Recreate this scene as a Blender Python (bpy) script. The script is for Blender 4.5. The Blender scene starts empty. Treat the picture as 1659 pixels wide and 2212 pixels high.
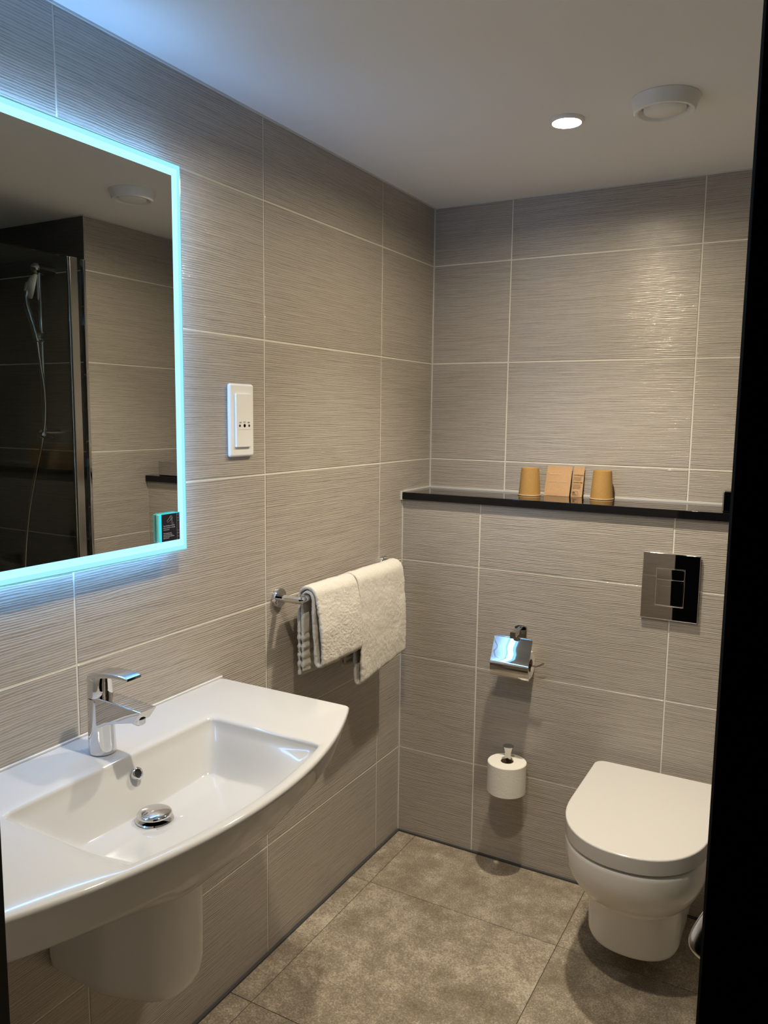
import bpy, bmesh, math, random
from mathutils import Vector, Matrix, noise

random.seed(7)
PI = math.pi
scene = bpy.context.scene
COL = scene.collection

# ------------------------------------------------------------------ camera
cam_d = bpy.data.cameras.new('camera')
cam_d.sensor_fit = 'HORIZONTAL'
cam_d.sensor_width = 36.0
cam_d.lens = 1703.954 / 1659.0 * 36.0
cam_d.clip_start = 0.02
cam = bpy.data.objects.new('camera', cam_d)
COL.objects.link(cam)
_r = Vector((0.87371203, 0.4862907, 0.01219196))
_u = Vector((-0.07020378, 0.10125388, 0.99238051))
_f = Vector((-0.48135093, 0.86791071, -0.12260618))
cam.matrix_world = Matrix(((_r.x, _u.x, -_f.x, 1.2294), (_r.y, _u.y, -_f.y, -2.5539), (_r.z, _u.z, -_f.z, 1.4646), (0, 0, 0, 1)))
scene.camera = cam

# ------------------------------------------------------------------ world, exposure
w = bpy.data.worlds.new('world'); scene.world = w
w.use_nodes = True
w.node_tree.nodes['Background'].inputs[0].default_value = (0.5, 0.55, 0.65, 1)
w.node_tree.nodes['Background'].inputs[1].default_value = 0.004
scene.view_settings.view_transform = 'Standard'
scene.view_settings.look = 'None'
scene.view_settings.exposure = 0.0
scene.view_settings.gamma = 1.0
scene.view_settings.use_curve_mapping = False

# light settings used further down by the lamps' own builders
DOWNLIGHTS = [(0.636, -0.603), (0.715, -1.53)]
LAMP_W = (66.0, 38.0); LAMP_CONE = 108
LAMP_COL = (1.0, 0.89, 0.75)
LENS_EMIT = 1050.0
STRIP_COL = (0.25, 0.60, 1.0); STRIP_EMIT = 1.8
LED_COL = (0.20, 0.50, 1.0); LED_EMIT = 20.0

# ------------------------------------------------------------------ materials
def newmat(name):
    m = bpy.data.materials.new(name); m.use_nodes = True
    nt = m.node_tree
    return m, nt, nt.nodes['Principled BSDF']

def simple(name, col, rough=0.5, metal=0.0, spec=0.5, coat=0.0, bump=0.0, bscale=200.0, var=0.0, vscale=8.0):
    m, nt, b = newmat(name)
    b.inputs['Base Color'].default_value = (*col, 1)
    b.inputs['Roughness'].default_value = rough
    b.inputs['Metallic'].default_value = metal
    b.inputs['Specular IOR Level'].default_value = spec
    b.inputs['Coat Weight'].default_value = coat
    b.inputs['Coat Roughness'].default_value = 0.03
    tc = nt.nodes.new('ShaderNodeTexCoord')
    if var > 0:
        n = nt.nodes.new('ShaderNodeTexNoise'); n.inputs['Scale'].default_value = vscale; n.inputs['Detail'].default_value = 4
        nt.links.new(tc.outputs['Object'], n.inputs['Vector'])
        r = nt.nodes.new('ShaderNodeMixRGB')
        r.inputs[1].default_value = (*[c * (1 - var) for c in col], 1)
        r.inputs[2].default_value = (*[min(1, c * (1 + var)) for c in col], 1)
        nt.links.new(n.outputs['Fac'], r.inputs[0]); nt.links.new(r.outputs[0], b.inputs['Base Color'])
    if bump > 0:
        n = nt.nodes.new('ShaderNodeTexNoise'); n.inputs['Scale'].default_value = bscale; n.inputs['Detail'].default_value = 3
        nt.links.new(tc.outputs['Object'], n.inputs['Vector'])
        bp = nt.nodes.new('ShaderNodeBump'); bp.inputs['Strength'].default_value = bump; bp.inputs['Distance'].default_value = 0.002
        nt.links.new(n.outputs['Fac'], bp.inputs['Height']); nt.links.new(bp.outputs[0], b.inputs['Normal'])
    return m

def emit(name, col, strength):
    m = bpy.data.materials.new(name); m.use_nodes = True
    nt = m.node_tree; nt.nodes.clear()
    e = nt.nodes.new('ShaderNodeEmission'); e.inputs[0].default_value = (*col, 1); e.inputs[1].default_value = strength
    o = nt.nodes.new('ShaderNodeOutputMaterial'); nt.links.new(e.outputs[0], o.inputs[0])
    return m

def math_node(nt, op, a, b=None):
    n = nt.nodes.new('ShaderNodeMath'); n.operation = op
    for i, v in enumerate((a, b)):
        if v is None: continue
        if isinstance(v, (int, float)): n.inputs[i].default_value = v
        else: nt.links.new(v, n.inputs[i])
    return n.outputs[0]

def tile_material(name, light, dark, rough, strength, coat):
    """glazed tile with long wavy horizontal ridges"""
    m, nt, b = newmat(name)
    tc = nt.nodes.new('ShaderNodeTexCoord'); oi = nt.nodes.new('ShaderNodeObjectInfo')
    off = nt.nodes.new('ShaderNodeVectorMath'); off.operation = 'SCALE'
    cmb = nt.nodes.new('ShaderNodeCombineXYZ')
    for i in range(3): nt.links.new(oi.outputs['Random'], cmb.inputs[i])
    nt.links.new(cmb.outputs[0], off.inputs[0]); off.inputs['Scale'].default_value = 37.0
    add = nt.nodes.new('ShaderNodeVectorMath'); add.operation = 'ADD'
    nt.links.new(tc.outputs['Object'], add.inputs[0]); nt.links.new(off.outputs[0], add.inputs[1])
    def noise_at(sx, sz, detail, rough_=0.5):
        mp = nt.nodes.new('ShaderNodeMapping'); mp.inputs['Scale'].default_value = (sx, 1.0, sz)
        nt.links.new(add.outputs[0], mp.inputs[0])
        n = nt.nodes.new('ShaderNodeTexNoise'); n.inputs['Scale'].default_value = 1.0
        n.inputs['Detail'].default_value = detail; n.inputs['Roughness'].default_value = rough_
        nt.links.new(mp.outputs[0], n.inputs['Vector']); return n.outputs['Fac']
    warp = noise_at(4.0, 11.0, 3.0)
    # warped height coordinate -> sine ridges about 6 mm apart
    sep = nt.nodes.new('ShaderNodeSeparateXYZ'); nt.links.new(add.outputs[0], sep.inputs[0])
    zc = math_node(nt, 'ADD', sep.outputs['Z'], math_node(nt, 'MULTIPLY', warp, 0.012))
    fine = noise_at(7.0, 150.0, 2.0)
    ph = math_node(nt, 'ADD', math_node(nt, 'MULTIPLY', zc, 2 * PI / 0.0050), math_node(nt, 'MULTIPLY', fine, 9.0))
    wave = math_node(nt, 'ADD', math_node(nt, 'MULTIPLY', math_node(nt, 'SINE', ph), 0.5), 0.5)
    streak = noise_at(6.0, 300.0, 3.0, 0.6)
    height = math_node(nt, 'ADD', math_node(nt, 'MULTIPLY', wave, 0.42), math_node(nt, 'MULTIPLY', streak, 0.90))
    grain = noise_at(90.0, 320.0, 2.0)
    height = math_node(nt, 'ADD', height, math_node(nt, 'MULTIPLY', grain, 0.30))
    bp = nt.nodes.new('ShaderNodeBump'); bp.inputs['Strength'].default_value = strength; bp.inputs['Distance'].default_value = 0.0022
    nt.links.new(height, bp.inputs['Height']); nt.links.new(bp.outputs[0], b.inputs['Normal'])
    cr = nt.nodes.new('ShaderNodeValToRGB')
    cr.color_ramp.elements[0].position = 0.25; cr.color_ramp.elements[0].color = (*dark, 1)
    cr.color_ramp.elements[1].position = 0.95; cr.color_ramp.elements[1].color = (*light, 1)
    nt.links.new(height, cr.inputs[0]); nt.links.new(cr.outputs[0], b.inputs['Base Color'])
    b.inputs['Roughness'].default_value = rough
    b.inputs['Specular IOR Level'].default_value = 0.5
    b.inputs['Coat Weight'].default_value = coat; b.inputs['Coat Roughness'].default_value = 0.05
    glint = noise_at(75.0, 240.0, 2.0, 0.6)
    b2 = nt.nodes.new('ShaderNodeBump'); b2.inputs['Strength'].default_value = 0.9; b2.inputs['Distance'].default_value = 0.0016
    nt.links.new(math_node(nt, 'ADD', math_node(nt, 'MULTIPLY', height, 0.5), glint), b2.inputs['Height']); nt.links.new(b2.outputs[0], b.inputs['Coat Normal'])
    return m

def floor_material():
    m, nt, b = newmat('stone effect floor')
    tc = nt.nodes.new('ShaderNodeTexCoord'); oi = nt.nodes.new('ShaderNodeObjectInfo')
    cmb = nt.nodes.new('ShaderNodeCombineXYZ')
    for i in range(3): nt.links.new(math_node(nt, 'MULTIPLY', oi.outputs['Random'], 23.0), cmb.inputs[i])
    add = nt.nodes.new('ShaderNodeVectorMath'); add.operation = 'ADD'
    nt.links.new(tc.outputs['Object'], add.inputs[0]); nt.links.new(cmb.outputs[0], add.inputs[1])
    def nz(s, d, r, dist=0.0):
        n = nt.nodes.new('ShaderNodeTexNoise'); n.inputs['Scale'].default_value = s; n.inputs['Detail'].default_value = d
        n.inputs['Roughness'].default_value = r; n.inputs['Distortion'].default_value = dist
        nt.links.new(add.outputs[0], n.inputs['Vector']); return n.outputs['Fac']
    big = nz(5.0, 4, 0.6, 0.6); mid = nz(11.0, 14, 0.80, 0.15); fine = nz(230.0, 5, 0.75, 0.0)
    v = math_node(nt, 'ADD', math_node(nt, 'MULTIPLY', big, 0.25), math_node(nt, 'ADD', math_node(nt, 'MULTIPLY', mid, 0.70), math_node(nt, 'MULTIPLY', fine, 0.75)))
    cr = nt.nodes.new('ShaderNodeValToRGB')
    e = cr.color_ramp.elements
    e[0].position = 0.68; e[0].color = (0.15, 0.121, 0.085, 1)
    e[1].position = 1.0; e[1].color = (0.53, 0.46, 0.36, 1)
    k = e.new(0.85); k.color = (0.275, 0.228, 0.166, 1)
    nt.links.new(v, cr.inputs[0]); nt.links.new(cr.outputs[0], b.inputs['Base Color'])
    b.inputs['Roughness'].default_value = 0.55; b.inputs['Specular IOR Level'].default_value = 0.35
    bp = nt.nodes.new('ShaderNodeBump'); bp.inputs['Strength'].default_value = 0.5; bp.inputs['Distance'].default_value = 0.001
    nt.links.new(v, bp.inputs['Height']); nt.links.new(bp.outputs[0], b.inputs['Normal'])
    return m

def granite():
    m, nt, b = newmat('black polished stone')
    tc = nt.nodes.new('ShaderNodeTexCoord')
    v = nt.nodes.new('ShaderNodeTexVoronoi'); v.inputs['Scale'].default_value = 420.0
    nt.links.new(tc.outputs['Object'], v.inputs['Vector'])
    cr = nt.nodes.new('ShaderNodeValToRGB')
    cr.color_ramp.elements[0].position = 0.0; cr.color_ramp.elements[0].color = (0.05, 0.05, 0.055, 1)
    cr.color_ramp.elements[1].position = 0.16; cr.color_ramp.elements[1].color = (0.005, 0.005, 0.006, 1)
    nt.links.new(v.outputs['Distance'], cr.inputs[0]); nt.links.new(cr.outputs[0], b.inputs['Base Color'])
    b.inputs['Roughness'].default_value = 0.04; b.inputs['Specular IOR Level'].default_value = 0.30
    return m

def thin_glass():
    m = bpy.data.materials.new('clear screen glass'); m.use_nodes = True
    nt = m.node_tree; nt.nodes.clear()
    fr = nt.nodes.new('ShaderNodeFresnel'); fr.inputs[0].default_value = 1.32
    t = nt.nodes.new('ShaderNodeBsdfTransparent'); t.inputs[0].default_value = (0.93, 0.97, 0.95, 1)
    g = nt.nodes.new('ShaderNodeBsdfGlossy'); g.inputs['Roughness'].default_value = 0.0
    mx = nt.nodes.new('ShaderNodeMixShader'); o = nt.nodes.new('ShaderNodeOutputMaterial')
    nt.links.new(fr.outputs[0], mx.inputs[0]); nt.links.new(t.outputs[0], mx.inputs[1]); nt.links.new(g.outputs[0], mx.inputs[2])
    nt.links.new(mx.outputs[0], o.inputs[0]); return m

def kraft(name, col):
    m, nt, b = newmat(name)
    tc = nt.nodes.new('ShaderNodeTexCoord')
    n = nt.nodes.new('ShaderNodeTexNoise'); n.inputs['Scale'].default_value = 260.0; n.inputs['Detail'].default_value = 5
    nt.links.new(tc.outputs['Object'], n.inputs['Vector'])
    r = nt.nodes.new('ShaderNodeMixRGB'); r.inputs[1].default_value = (*[c * 0.8 for c in col], 1); r.inputs[2].default_value = (*[c * 1.2 for c in col], 1)
    nt.links.new(n.outputs['Fac'], r.inputs[0]); nt.links.new(r.outputs[0], b.inputs['Base Color'])
    b.inputs['Roughness'].default_value = 0.7; b.inputs['Specular IOR Level'].default_value = 0.25
    return m

M = {}
M['tile'] = tile_material('ridged taupe tile', (0.44, 0.395, 0.34), (0.19, 0.165, 0.138), 0.36, 0.42, 0.65)
M['dark_tile'] = tile_material('ridged charcoal tile', (0.10, 0.095, 0.085), (0.03, 0.028, 0.025), 0.36, 0.5, 0.0)
M['grout'] = simple('pale grout', (0.72, 0.70, 0.62), 0.8, bump=0.2, bscale=400)
M['grout_dark'] = simple('floor joint', (0.05, 0.042, 0.034), 0.8)
M['caulk'] = simple('white sealant', (0.62, 0.62, 0.60), 0.45)
M['ceiling'] = simple('white ceiling paint', (0.88, 0.88, 0.87), 0.85, spec=0.2, bump=0.06, bscale=300)
M['floor'] = floor_material()
M['seal'] = simple('dark grey floor seal', (0.055, 0.055, 0.055), 0.5)
M['black'] = simple('black unlit doorway', (0.004, 0.004, 0.0045), 0.5, spec=0.25)  # black colour puts the unlit corridor side's darkness into wall and door leaf
M['carpet'] = simple('dark corridor carpet', (0.02, 0.02, 0.022), 0.95, bump=0.4, bscale=500)
M['stone'] = granite()
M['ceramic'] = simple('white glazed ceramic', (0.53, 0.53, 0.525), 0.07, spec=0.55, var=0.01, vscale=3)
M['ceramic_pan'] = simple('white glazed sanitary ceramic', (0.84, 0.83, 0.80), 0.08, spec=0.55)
M['seat_plastic'] = simple('white toilet lid plastic', (0.62, 0.60, 0.57), 0.16, spec=0.5)
M['plastic'] = simple('white plastic', (0.86, 0.855, 0.84), 0.30, spec=0.5)
M['chrome'] = simple('polished chrome', (0.72, 0.72, 0.73), 0.03, metal=1.0)
M['dark_chrome'] = simple('dark mirror chrome', (0.50, 0.49, 0.48), 0.02, metal=1.0)
M['satin'] = simple('brushed aluminium', (0.62, 0.61, 0.60), 0.22, metal=1.0)
M['mirror'] = simple('mirror silver', (0.62, 0.63, 0.61), 0.0, metal=1.0)
M['glass'] = thin_glass()
M['frost'] = emit('lit frosted border', STRIP_COL, STRIP_EMIT * 1.22)
M['frost_rim'] = emit('lit frosted rim', STRIP_COL, STRIP_EMIT * 0.86)
M['led'] = emit('cool led strip', LED_COL, LED_EMIT)
M['lens'] = emit('warm lamp lens', (1.0, 0.86, 0.62), LENS_EMIT)
M['towel'] = simple('cream terry cotton', (0.66, 0.625, 0.55), 0.95, spec=0.1, bump=1.0, bscale=520, var=0.13, vscale=330)
M['paper'] = simple('white tissue paper', (0.78, 0.745, 0.66), 0.95, spec=0.1, bump=0.35, bscale=160)
M['card'] = kraft('grey brown cardboard core', (0.30, 0.22, 0.14))
M['cup'] = kraft('kraft paper cup', (0.40, 0.235, 0.075))
M['cup_rim'] = kraft('pale kraft rim', (0.62, 0.44, 0.24))
M['kraft'] = kraft('kraft packet paper', (0.44, 0.275, 0.14))
M['ink'] = simple('dark brown ink', (0.05, 0.028, 0.015), 0.7)
M['pale_ink'] = simple('pale ink', (0.62, 0.47, 0.33), 0.7)
M['navy'] = simple('navy sign print', (0.008, 0.010, 0.022), 0.35)
M['acrylic'] = simple('clear cyan acrylic edge', (0.25, 0.85, 0.85), 0.1, spec=0.6)
M['acrylic_glow'] = emit('acrylic painted glow', (0.04, 0.85, 1.0), 0.95)  # emission imitates the mirror border's light caught in the acrylic; no lamp here
M['white_ink'] = simple('pale grey print', (0.45, 0.46, 0.52), 0.6)
M['hole'] = simple('black hole', (0.004, 0.004, 0.004), 0.6)
M['steel'] = M['chrome']

# ------------------------------------------------------------------ helpers
def link(name, me, m, parent=None, smooth=None):
    if m is not None and not me.materials: me.materials.append(m)
    if smooth is not None:
        me.polygons.foreach_set('use_smooth', [True] * len(me.polygons))
        me.set_sharp_from_angle(angle=math.radians(smooth))
    o = bpy.data.objects.new(name, me); COL.objects.link(o)
    if parent is not None: o.parent = parent
    return o

def mk(name, bm, m, parent=None, smooth=None, loc=None):
    me = bpy.data.meshes.new(name)
    bmesh.ops.recalc_face_normals(bm, faces=bm.faces)
    bm.to_mesh(me); bm.free()
    o = link(name, me, m, parent, smooth)
    if loc is not None: o.location = loc
    if smooth is not None and smooth <= 50:
        wn = o.modifiers.new('weighted_normal', 'WEIGHTED_NORMAL'); wn.keep_sharp = True; wn.weight = 90
    return o

def thing(name, label, cat, loc=(0, 0, 0), group=None):
    o = bpy.data.objects.new(name, None); COL.objects.link(o)
    o.location = loc; o.empty_display_size = 0.05
    o['label'] = label; o['category'] = cat
    if group: o['group'] = group
    return o

def tag(o, label, cat, group=None):
    o['label'] = label; o['category'] = cat
    if group: o['group'] = group
    return o

def struct(name, bm, m, parent=None, smooth=None):
    o = mk(name, bm, m, parent, smooth)
    if parent is None: o['kind'] = 'structure'
    return o

def bbox(bm, x0, x1, y0, y1, z0, z1, bev=0.0, seg=1):
    vs = [bm.verts.new((x, y, z)) for x in (x0, x1) for y in (y0, y1) for z in (z0, z1)]
    F = [(0, 1, 3, 2), (4, 6, 7, 5), (0, 4, 5, 1), (2, 3, 7, 6), (0, 2, 6, 4), (1, 5, 7, 3)]
    fs = [bm.faces.new([vs[i] for i in f]) for f in F]
    if bev > 0:
        es = set(e for f in fs for e in f.edges)
        bmesh.ops.bevel(bm, geom=list(es), offset=bev, segments=seg, affect='EDGES', profile=0.5)
    return bm

def box(x0, x1, y0, y1, z0, z1, bev=0.0, seg=1):
    return bbox(bmesh.new(), x0, x1, y0, y1, z0, z1, bev, seg)

def loft(bm, rings, cap0=True, cap1=True):
    R = [[bm.verts.new(p) for p in r] for r in rings]
    n = len(R[0])
    for a, b in zip(R[:-1], R[1:]):
        for i in range(n):
            j = (i + 1) % n
            bm.faces.new((a[i], a[j], b[j], b[i]))
    if cap0: bm.faces.new(list(reversed(R[0])))
    if cap1: bm.faces.new(R[-1])
    return bm

def lathe(bm, prof, n=48, axis='Z', c=(0, 0, 0)):
    """prof: list of (r, h)"""
    rings = []
    for r, h in prof:
        ring = []
        for i in range(n):
            a = 2 * PI * i / n
            p = (r * math.cos(a), r * math.sin(a), h)
            if axis == 'X': p = (p[2], p[0], p[1])
            elif axis == 'Y': p = (p[0], p[2], p[1])
            ring.append((p[0] + c[0], p[1] + c[1], p[2] + c[2]))
        rings.append(ring)
    return loft(bm, rings)

def tube(bm, pts, r, n=16, caps=True):
    pts = [Vector(p) for p in pts]
    rad = r if isinstance(r, (list, tuple)) else [r] * len(pts)
    t0 = (pts[1] - pts[0]).normalized()
    up = Vector((0, 0, 1)) if abs(t0.z) < 0.9 else Vector((1, 0, 0))
    side = t0.cross(up).normalized()
    rings = []
    for i, p in enumerate(pts):
        if i == 0: t = t0
        elif i == len(pts) - 1: t = (pts[i] - pts[i - 1]).normalized()
        else: t = ((pts[i + 1] - pts[i]).normalized() + (pts[i] - pts[i - 1]).normalized()).normalized()
        side = (side - t * side.dot(t)).normalized(); u2 = side.cross(t)
        k = 1.0
        if 0 < i < len(pts) - 1:
            c = (pts[i + 1] - pts[i]).normalized().dot((pts[i] - pts[i - 1]).normalized())
            k = 1.0
        rings.append([p + side * (rad[i] * k * math.cos(2 * PI * j / n)) + u2 * (rad[i] * k * math.sin(2 * PI * j / n)) for j in range(n)])
    return loft(bm, rings, caps, caps)

def smoothpath(ctrl, n=10):
    """Catmull-Rom through control points"""
    P = [Vector(c) for c in ctrl]; P = [2 * P[0] - P[1]] + P + [2 * P[-1] - P[-2]]
    out = []
    for i in range(1, len(P) - 2):
        for k in range(n):
            t = k / n
            a, b, c, d = P[i - 1], P[i], P[i + 1], P[i + 2]
            out.append(0.5 * ((2 * b) + (c - a) * t + (2 * a - 5 * b + 4 * c - d) * t * t + (3 * b - a - 3 * c + d) * t ** 3))
    out.append(P[-2]); return out

def roundpoly(pts, rads, seg=8):
    """2-D closed polygon with rounded corners"""
    out = []; n = len(pts)
    for i in range(n):
        p = Vector(pts[i]); a = Vector(pts[i - 1]); b = Vector(pts[(i + 1) % n]); r = rads[i] if isinstance(rads, (list, tuple)) else rads
        if r <= 0: out.append(p); continue
        d1 = (a - p).normalized(); d2 = (b - p).normalized()
        ang = d1.angle(d2); t = min(r / math.tan(ang / 2), (a - p).length * 0.49, (b - p).length * 0.49)
        s, e = p + d1 * t, p + d2 * t
        for k in range(seg + 1):
            q = k / seg
            out.append((1 - q) ** 2 * s + 2 * q * (1 - q) * p + q * q * e)
    return out

TEXTS = {}
def text_mesh(body, size, depth=0.0002, bold=False, italic=False, align='LEFT', spacing=1.0):
    cu = bpy.data.curves.new('text', 'FONT'); cu.body = body; cu.size = size; cu.extrude = depth
    cu.align_x = align; cu.space_line = spacing; cu.resolution_u = 3
    if bold: cu.offset = size * 0.02
    if italic: cu.shear = 0.25
    o = bpy.data.objects.new('text', cu); COL.objects.link(o)
    dg = bpy.context.evaluated_depsgraph_get(); dg.update()
    me = bpy.data.meshes.new_from_object(o.evaluated_get(dg))
    bpy.data.objects.remove(o); bpy.data.curves.remove(cu)
    me.materials.clear()
    return me

def place_text(name, body, size, m, parent, origin, ex, ey, **kw):
    me = text_mesh(body, size, **kw)
    ex = Vector(ex).normalized(); ey = Vector(ey).normalized(); ez = ex.cross(ey)
    mw = Matrix(((ex.x, ey.x, ez.x, origin[0]), (ex.y, ey.y, ez.y, origin[1]), (ex.z, ey.z, ez.z, origin[2]), (0, 0, 0, 1)))
    me.transform(mw)
    return link(name, me, m, parent)

# ------------------------------------------------------------------ room dimensions
CEIL = 2.1722
D_BOX = 0.2088            # boxing depth
W_R = 1.26                # right wall
Y_F = -2.13               # front wall inner face
Y_SH = -0.49              # dark shower wall
X_SH = 2.10
ROWS = [0.0, 0.3124, 0.6454, 0.9784, 1.3114, 1.6444, 1.9774, CEIL]   # horizontal joints
TW = 0.5926
GR = 0.0042               # grout width
TH = 0.0018               # tile proud of the grout

tile_cache = {}
def tile_mesh(wd, ht, m):
    key = (round(wd, 4), round(ht, 4), m.name)
    if key not in tile_cache:
        bm = bmesh.new()
        b = 0.0009
        # front faces local -Y, from y=0 (face) to y=+0.0018 (back)
        x, z = wd / 2, ht / 2
        ring = lambda ix, y: [(-x + ix, y, -z + ix), (x - ix, y, -z + ix), (x - ix, y, z - ix), (-x + ix, y, z - ix)]
        loft(bm, [ring(0, TH), ring(0, b), ring(b, 0.0)], cap0=False, cap1=True)
        me = bpy.data.meshes.new('tile'); bmesh.ops.recalc_face_normals(bm, faces=bm.faces); bm.normal_update()
        if max(bm.faces, key=lambda f: f.calc_area()).normal.y > 0: bmesh.ops.reverse_faces(bm, faces=bm.faces)
        bm.to_mesh(me); bm.free()
        me.materials.append(m); tile_cache[key] = me
    return tile_cache[key]

def tile_wall(parent, m, to_world, rotz, cols, rows):
    """cols/rows: lists of joint positions; to_world(u, z) -> tile centre on the wall face"""
    for u0, u1 in zip(cols[:-1], cols[1:]):
        for z0, z1 in zip(rows[:-1], rows[1:]):
            if u1 - u0 < 0.012 or z1 - z0 < 0.012: continue
            me = tile_mesh(abs(u1 - u0) - GR, z1 - z0 - GR, m)
            o = bpy.data.objects.new('tile', me); COL.objects.link(o)
            o.location = to_world((u0 + u1) / 2, (z0 + z1) / 2); o.rotation_euler = (0, 0, rotz); o.parent = parent

def rows_between(z0, z1):
    return [z0] + [r for r in ROWS if z0 + 0.005 < r < z1 - 0.005] + [z1]

# ------------------------------------------------------------------ shell
t2 = TH
o = struct('wall_left', box(-0.12, -t2 + 0.0003, Y_F - 0.12, 0.12, 0, CEIL), M['grout'])
ycols = [0.0, -0.3651, -0.9577, -1.5503, Y_F]
# face +X : local -Y must map to +X -> rotate +90 deg
tile_wall(o, M['tile'], lambda u, z: (0.0, u, z), PI / 2, [-c for c in ycols][::-1] and sorted(ycols), ROWS)

xD = 0.2828
bcols = [0.0, xD, xD + TW, W_R]
o = struct('wall_back', box(-t2, W_R + 0.15, t2 - 0.0003, 0.12, 0, CEIL), M['grout'])
tile_wall(o, M['tile'], lambda u, z: (u, 0.0, z), 0, bcols, [1.2075] + [r for r in ROWS if r > 1.22])

xE = 0.2818
o = struct('wall_back_lower', box(-0.001, W_R, -D_BOX + t2 - 0.0003, 0.0, 0, 1.1835), M['grout'])
tile_wall(o, M['tile'], lambda u, z: (u, -D_BOX, z), 0, [0.0, xE, xE + TW, W_R], rows_between(0.0, 1.1835))

o = struct('wall_right', box(W_R + t2 - 0.0003, W_R + 0.02, Y_SH + t2 - 0.0003, 0.0, 0, CEIL), M['grout'])
tile_wall(o, M['tile'], lambda u, z: (W_R, u, z), -PI / 2, [Y_SH, 0.0], ROWS)

o = struct('wall_shower_end', box(W_R + 0.012, X_SH + 0.1, Y_SH + t2 - 0.0003, 0.0, 0, CEIL), M['grout'])
tile_wall(o, M['dark_tile'], lambda u, z: (u, Y_SH, z), 0, [W_R + 0.001, 1.852, X_SH], ROWS)
o = struct('wall_shower_side', box(X_SH + t2 - 0.0003, X_SH + 0.1, Y_F - 0.12, Y_SH, 0, CEIL), M['grout'])
tile_wall(o, M['dark_tile'], lambda u, z: (X_SH, u, z), -PI / 2, [-1.45, -1.0826, Y_SH], ROWS)
o = struct('wall_shower_front', box(W_R + t2, X_SH, Y_F + 0.06, -1.45 - t2 + 0.0003, 0, CEIL), M['grout'])
tile_wall(o, M['dark_tile'], lambda u, z: (u, -1.45, z), PI, [W_R + 0.02, 1.852, X_SH], ROWS)
tile_wall(o, M['tile'], lambda u, z: (W_R, u, z), -PI / 2, [-2.0426, -1.45], ROWS)

# front wall with the doorway
XL, XR, ZD = 0.602, 1.218, 2.06
bm = box(-0.12, XL, Y_F - 0.12, Y_F - t2, 0, CEIL)
bbox(bm, XR, X_SH + 0.1, Y_F - 0.12, Y_F - t2, 0, CEIL)
bbox(bm, XL, XR, Y_F - 0.12, Y_F - t2, ZD, CEIL)
o = struct('wall_front', bm, M['black'])
bm = box(0.0, XL - 0.004, Y_F - t2 - 0.0001, Y_F - t2 + 0.0003, 0, CEIL)
mk('grout_bed', bm, M['grout'], o)
tile_wall(o, M['tile'], lambda u, z: (u, Y_F, z), PI, [0.0, XL - 0.004], ROWS)

o = struct('ceiling', box(-0.12, X_SH + 0.1, Y_F - 0.12, 0.12, CEIL, CEIL + 0.1), M['ceiling'])

# floor: bed plus stone-effect tiles
o = struct('floor', box(-0.12, X_SH + 0.1, Y_F - 0.12, 0.12, -0.05, -0.0012), M['grout_dark'])
fx = [0.0, 0.0733, 0.6757, 1.2781, 1.8805, X_SH]
fy = [0.0 - D_BOX, -0.532, -1.1246, -1.7172, Y_F - 0.12]
for x0, x1 in zip(fx[:-1], fx[1:]):
    for y0, y1 in zip(fy[:-1], fy[1:]):
        g = 0.0009
        bm = bmesh.new(); cx, cy = (x0 + x1) / 2, (y0 + y1) / 2; hx, hy = (x1 - x0) / 2 - g, (y0 - y1) / 2 - g
        rg = lambda i, z: [(-hx + i, -hy + i, z), (hx - i, -hy + i, z), (hx - i, hy - i, z), (-hx + i, hy - i, z)]
        loft(bm, [rg(0, -0.0012), rg(0, -0.0005), rg(0.0006, 0.0)], True, True)
        mk('tile', bm, M['floor'], o, loc=(cx, cy, 0))
# corridor outside the door
struct('floor_corridor', box(-0.6, 3.0, -4.2, Y_F - 0.12, -0.05, -0.002), M['carpet'])

# dark seal along the wall bottoms, white sealant in the corners
def strip(name, x0, x1, y0, y1, z0, z1, m): return struct(name, box(x0, x1, y0, y1, z0, z1), m)
strip('baseboard_left', 0.0, 0.008, Y_F, -D_BOX, 0.0, 0.006, M['seal'])
strip('baseboard_back', 0.008, W_R, -D_BOX - 0.007, -D_BOX, 0.0, 0.006, M['seal'])
strip('trim_1', 0.0, 0.004, Y_F, 0.0, CEIL - 0.004, CEIL, M['caulk'])
strip('trim_2', 0.004, W_R, -0.004, 0.0, CEIL - 0.004, CEIL, M['caulk'])
strip('trim_3', 0.0, 0.0035, -0.0035, 0.0, 1.2075, CEIL - 0.004, M['caulk'])
strip('trim_4', 0.0, 0.003, -D_BOX - 0.003, -D_BOX, 0.006, 1.182, M['caulk'])
strip('trim_5', 0.0035, W_R, -0.0045, 0.0, 1.2075, 1.2125, M['caulk'])
strip('trim_6', 0.0, 0.005, -0.2215, -0.0035, 1.2075, 1.2118, M['caulk'])
strip('trim_7', W_R - 0.004, W_R, Y_SH, 0.0, CEIL - 0.004, CEIL, M['caulk'])
strip('trim_8', W_R, X_SH, Y_SH - 0.004, Y_SH, CEIL - 0.004, CEIL, M['caulk'])
strip('trim_9', 0.0, 0.0045, -0.2235, -0.2085, 1.181, 1.2118, M['caulk'])

# door: black leaf beside the doorway, curved metal handle on its room face
dl = bpy.data.objects.new('door_1', None); COL.objects.link(dl); dl['kind'] = 'structure'; dl.location = (1.2072, -2.10, 0)
XD0 = 1.1902
bm = box(XD0 - 1.2072, XD0 + 0.77 - 1.2072, -0.025, 0.012, 0.004, 2.10, 0.0015, 1)
mk('door_leaf', bm, M['black'], dl)
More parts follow.
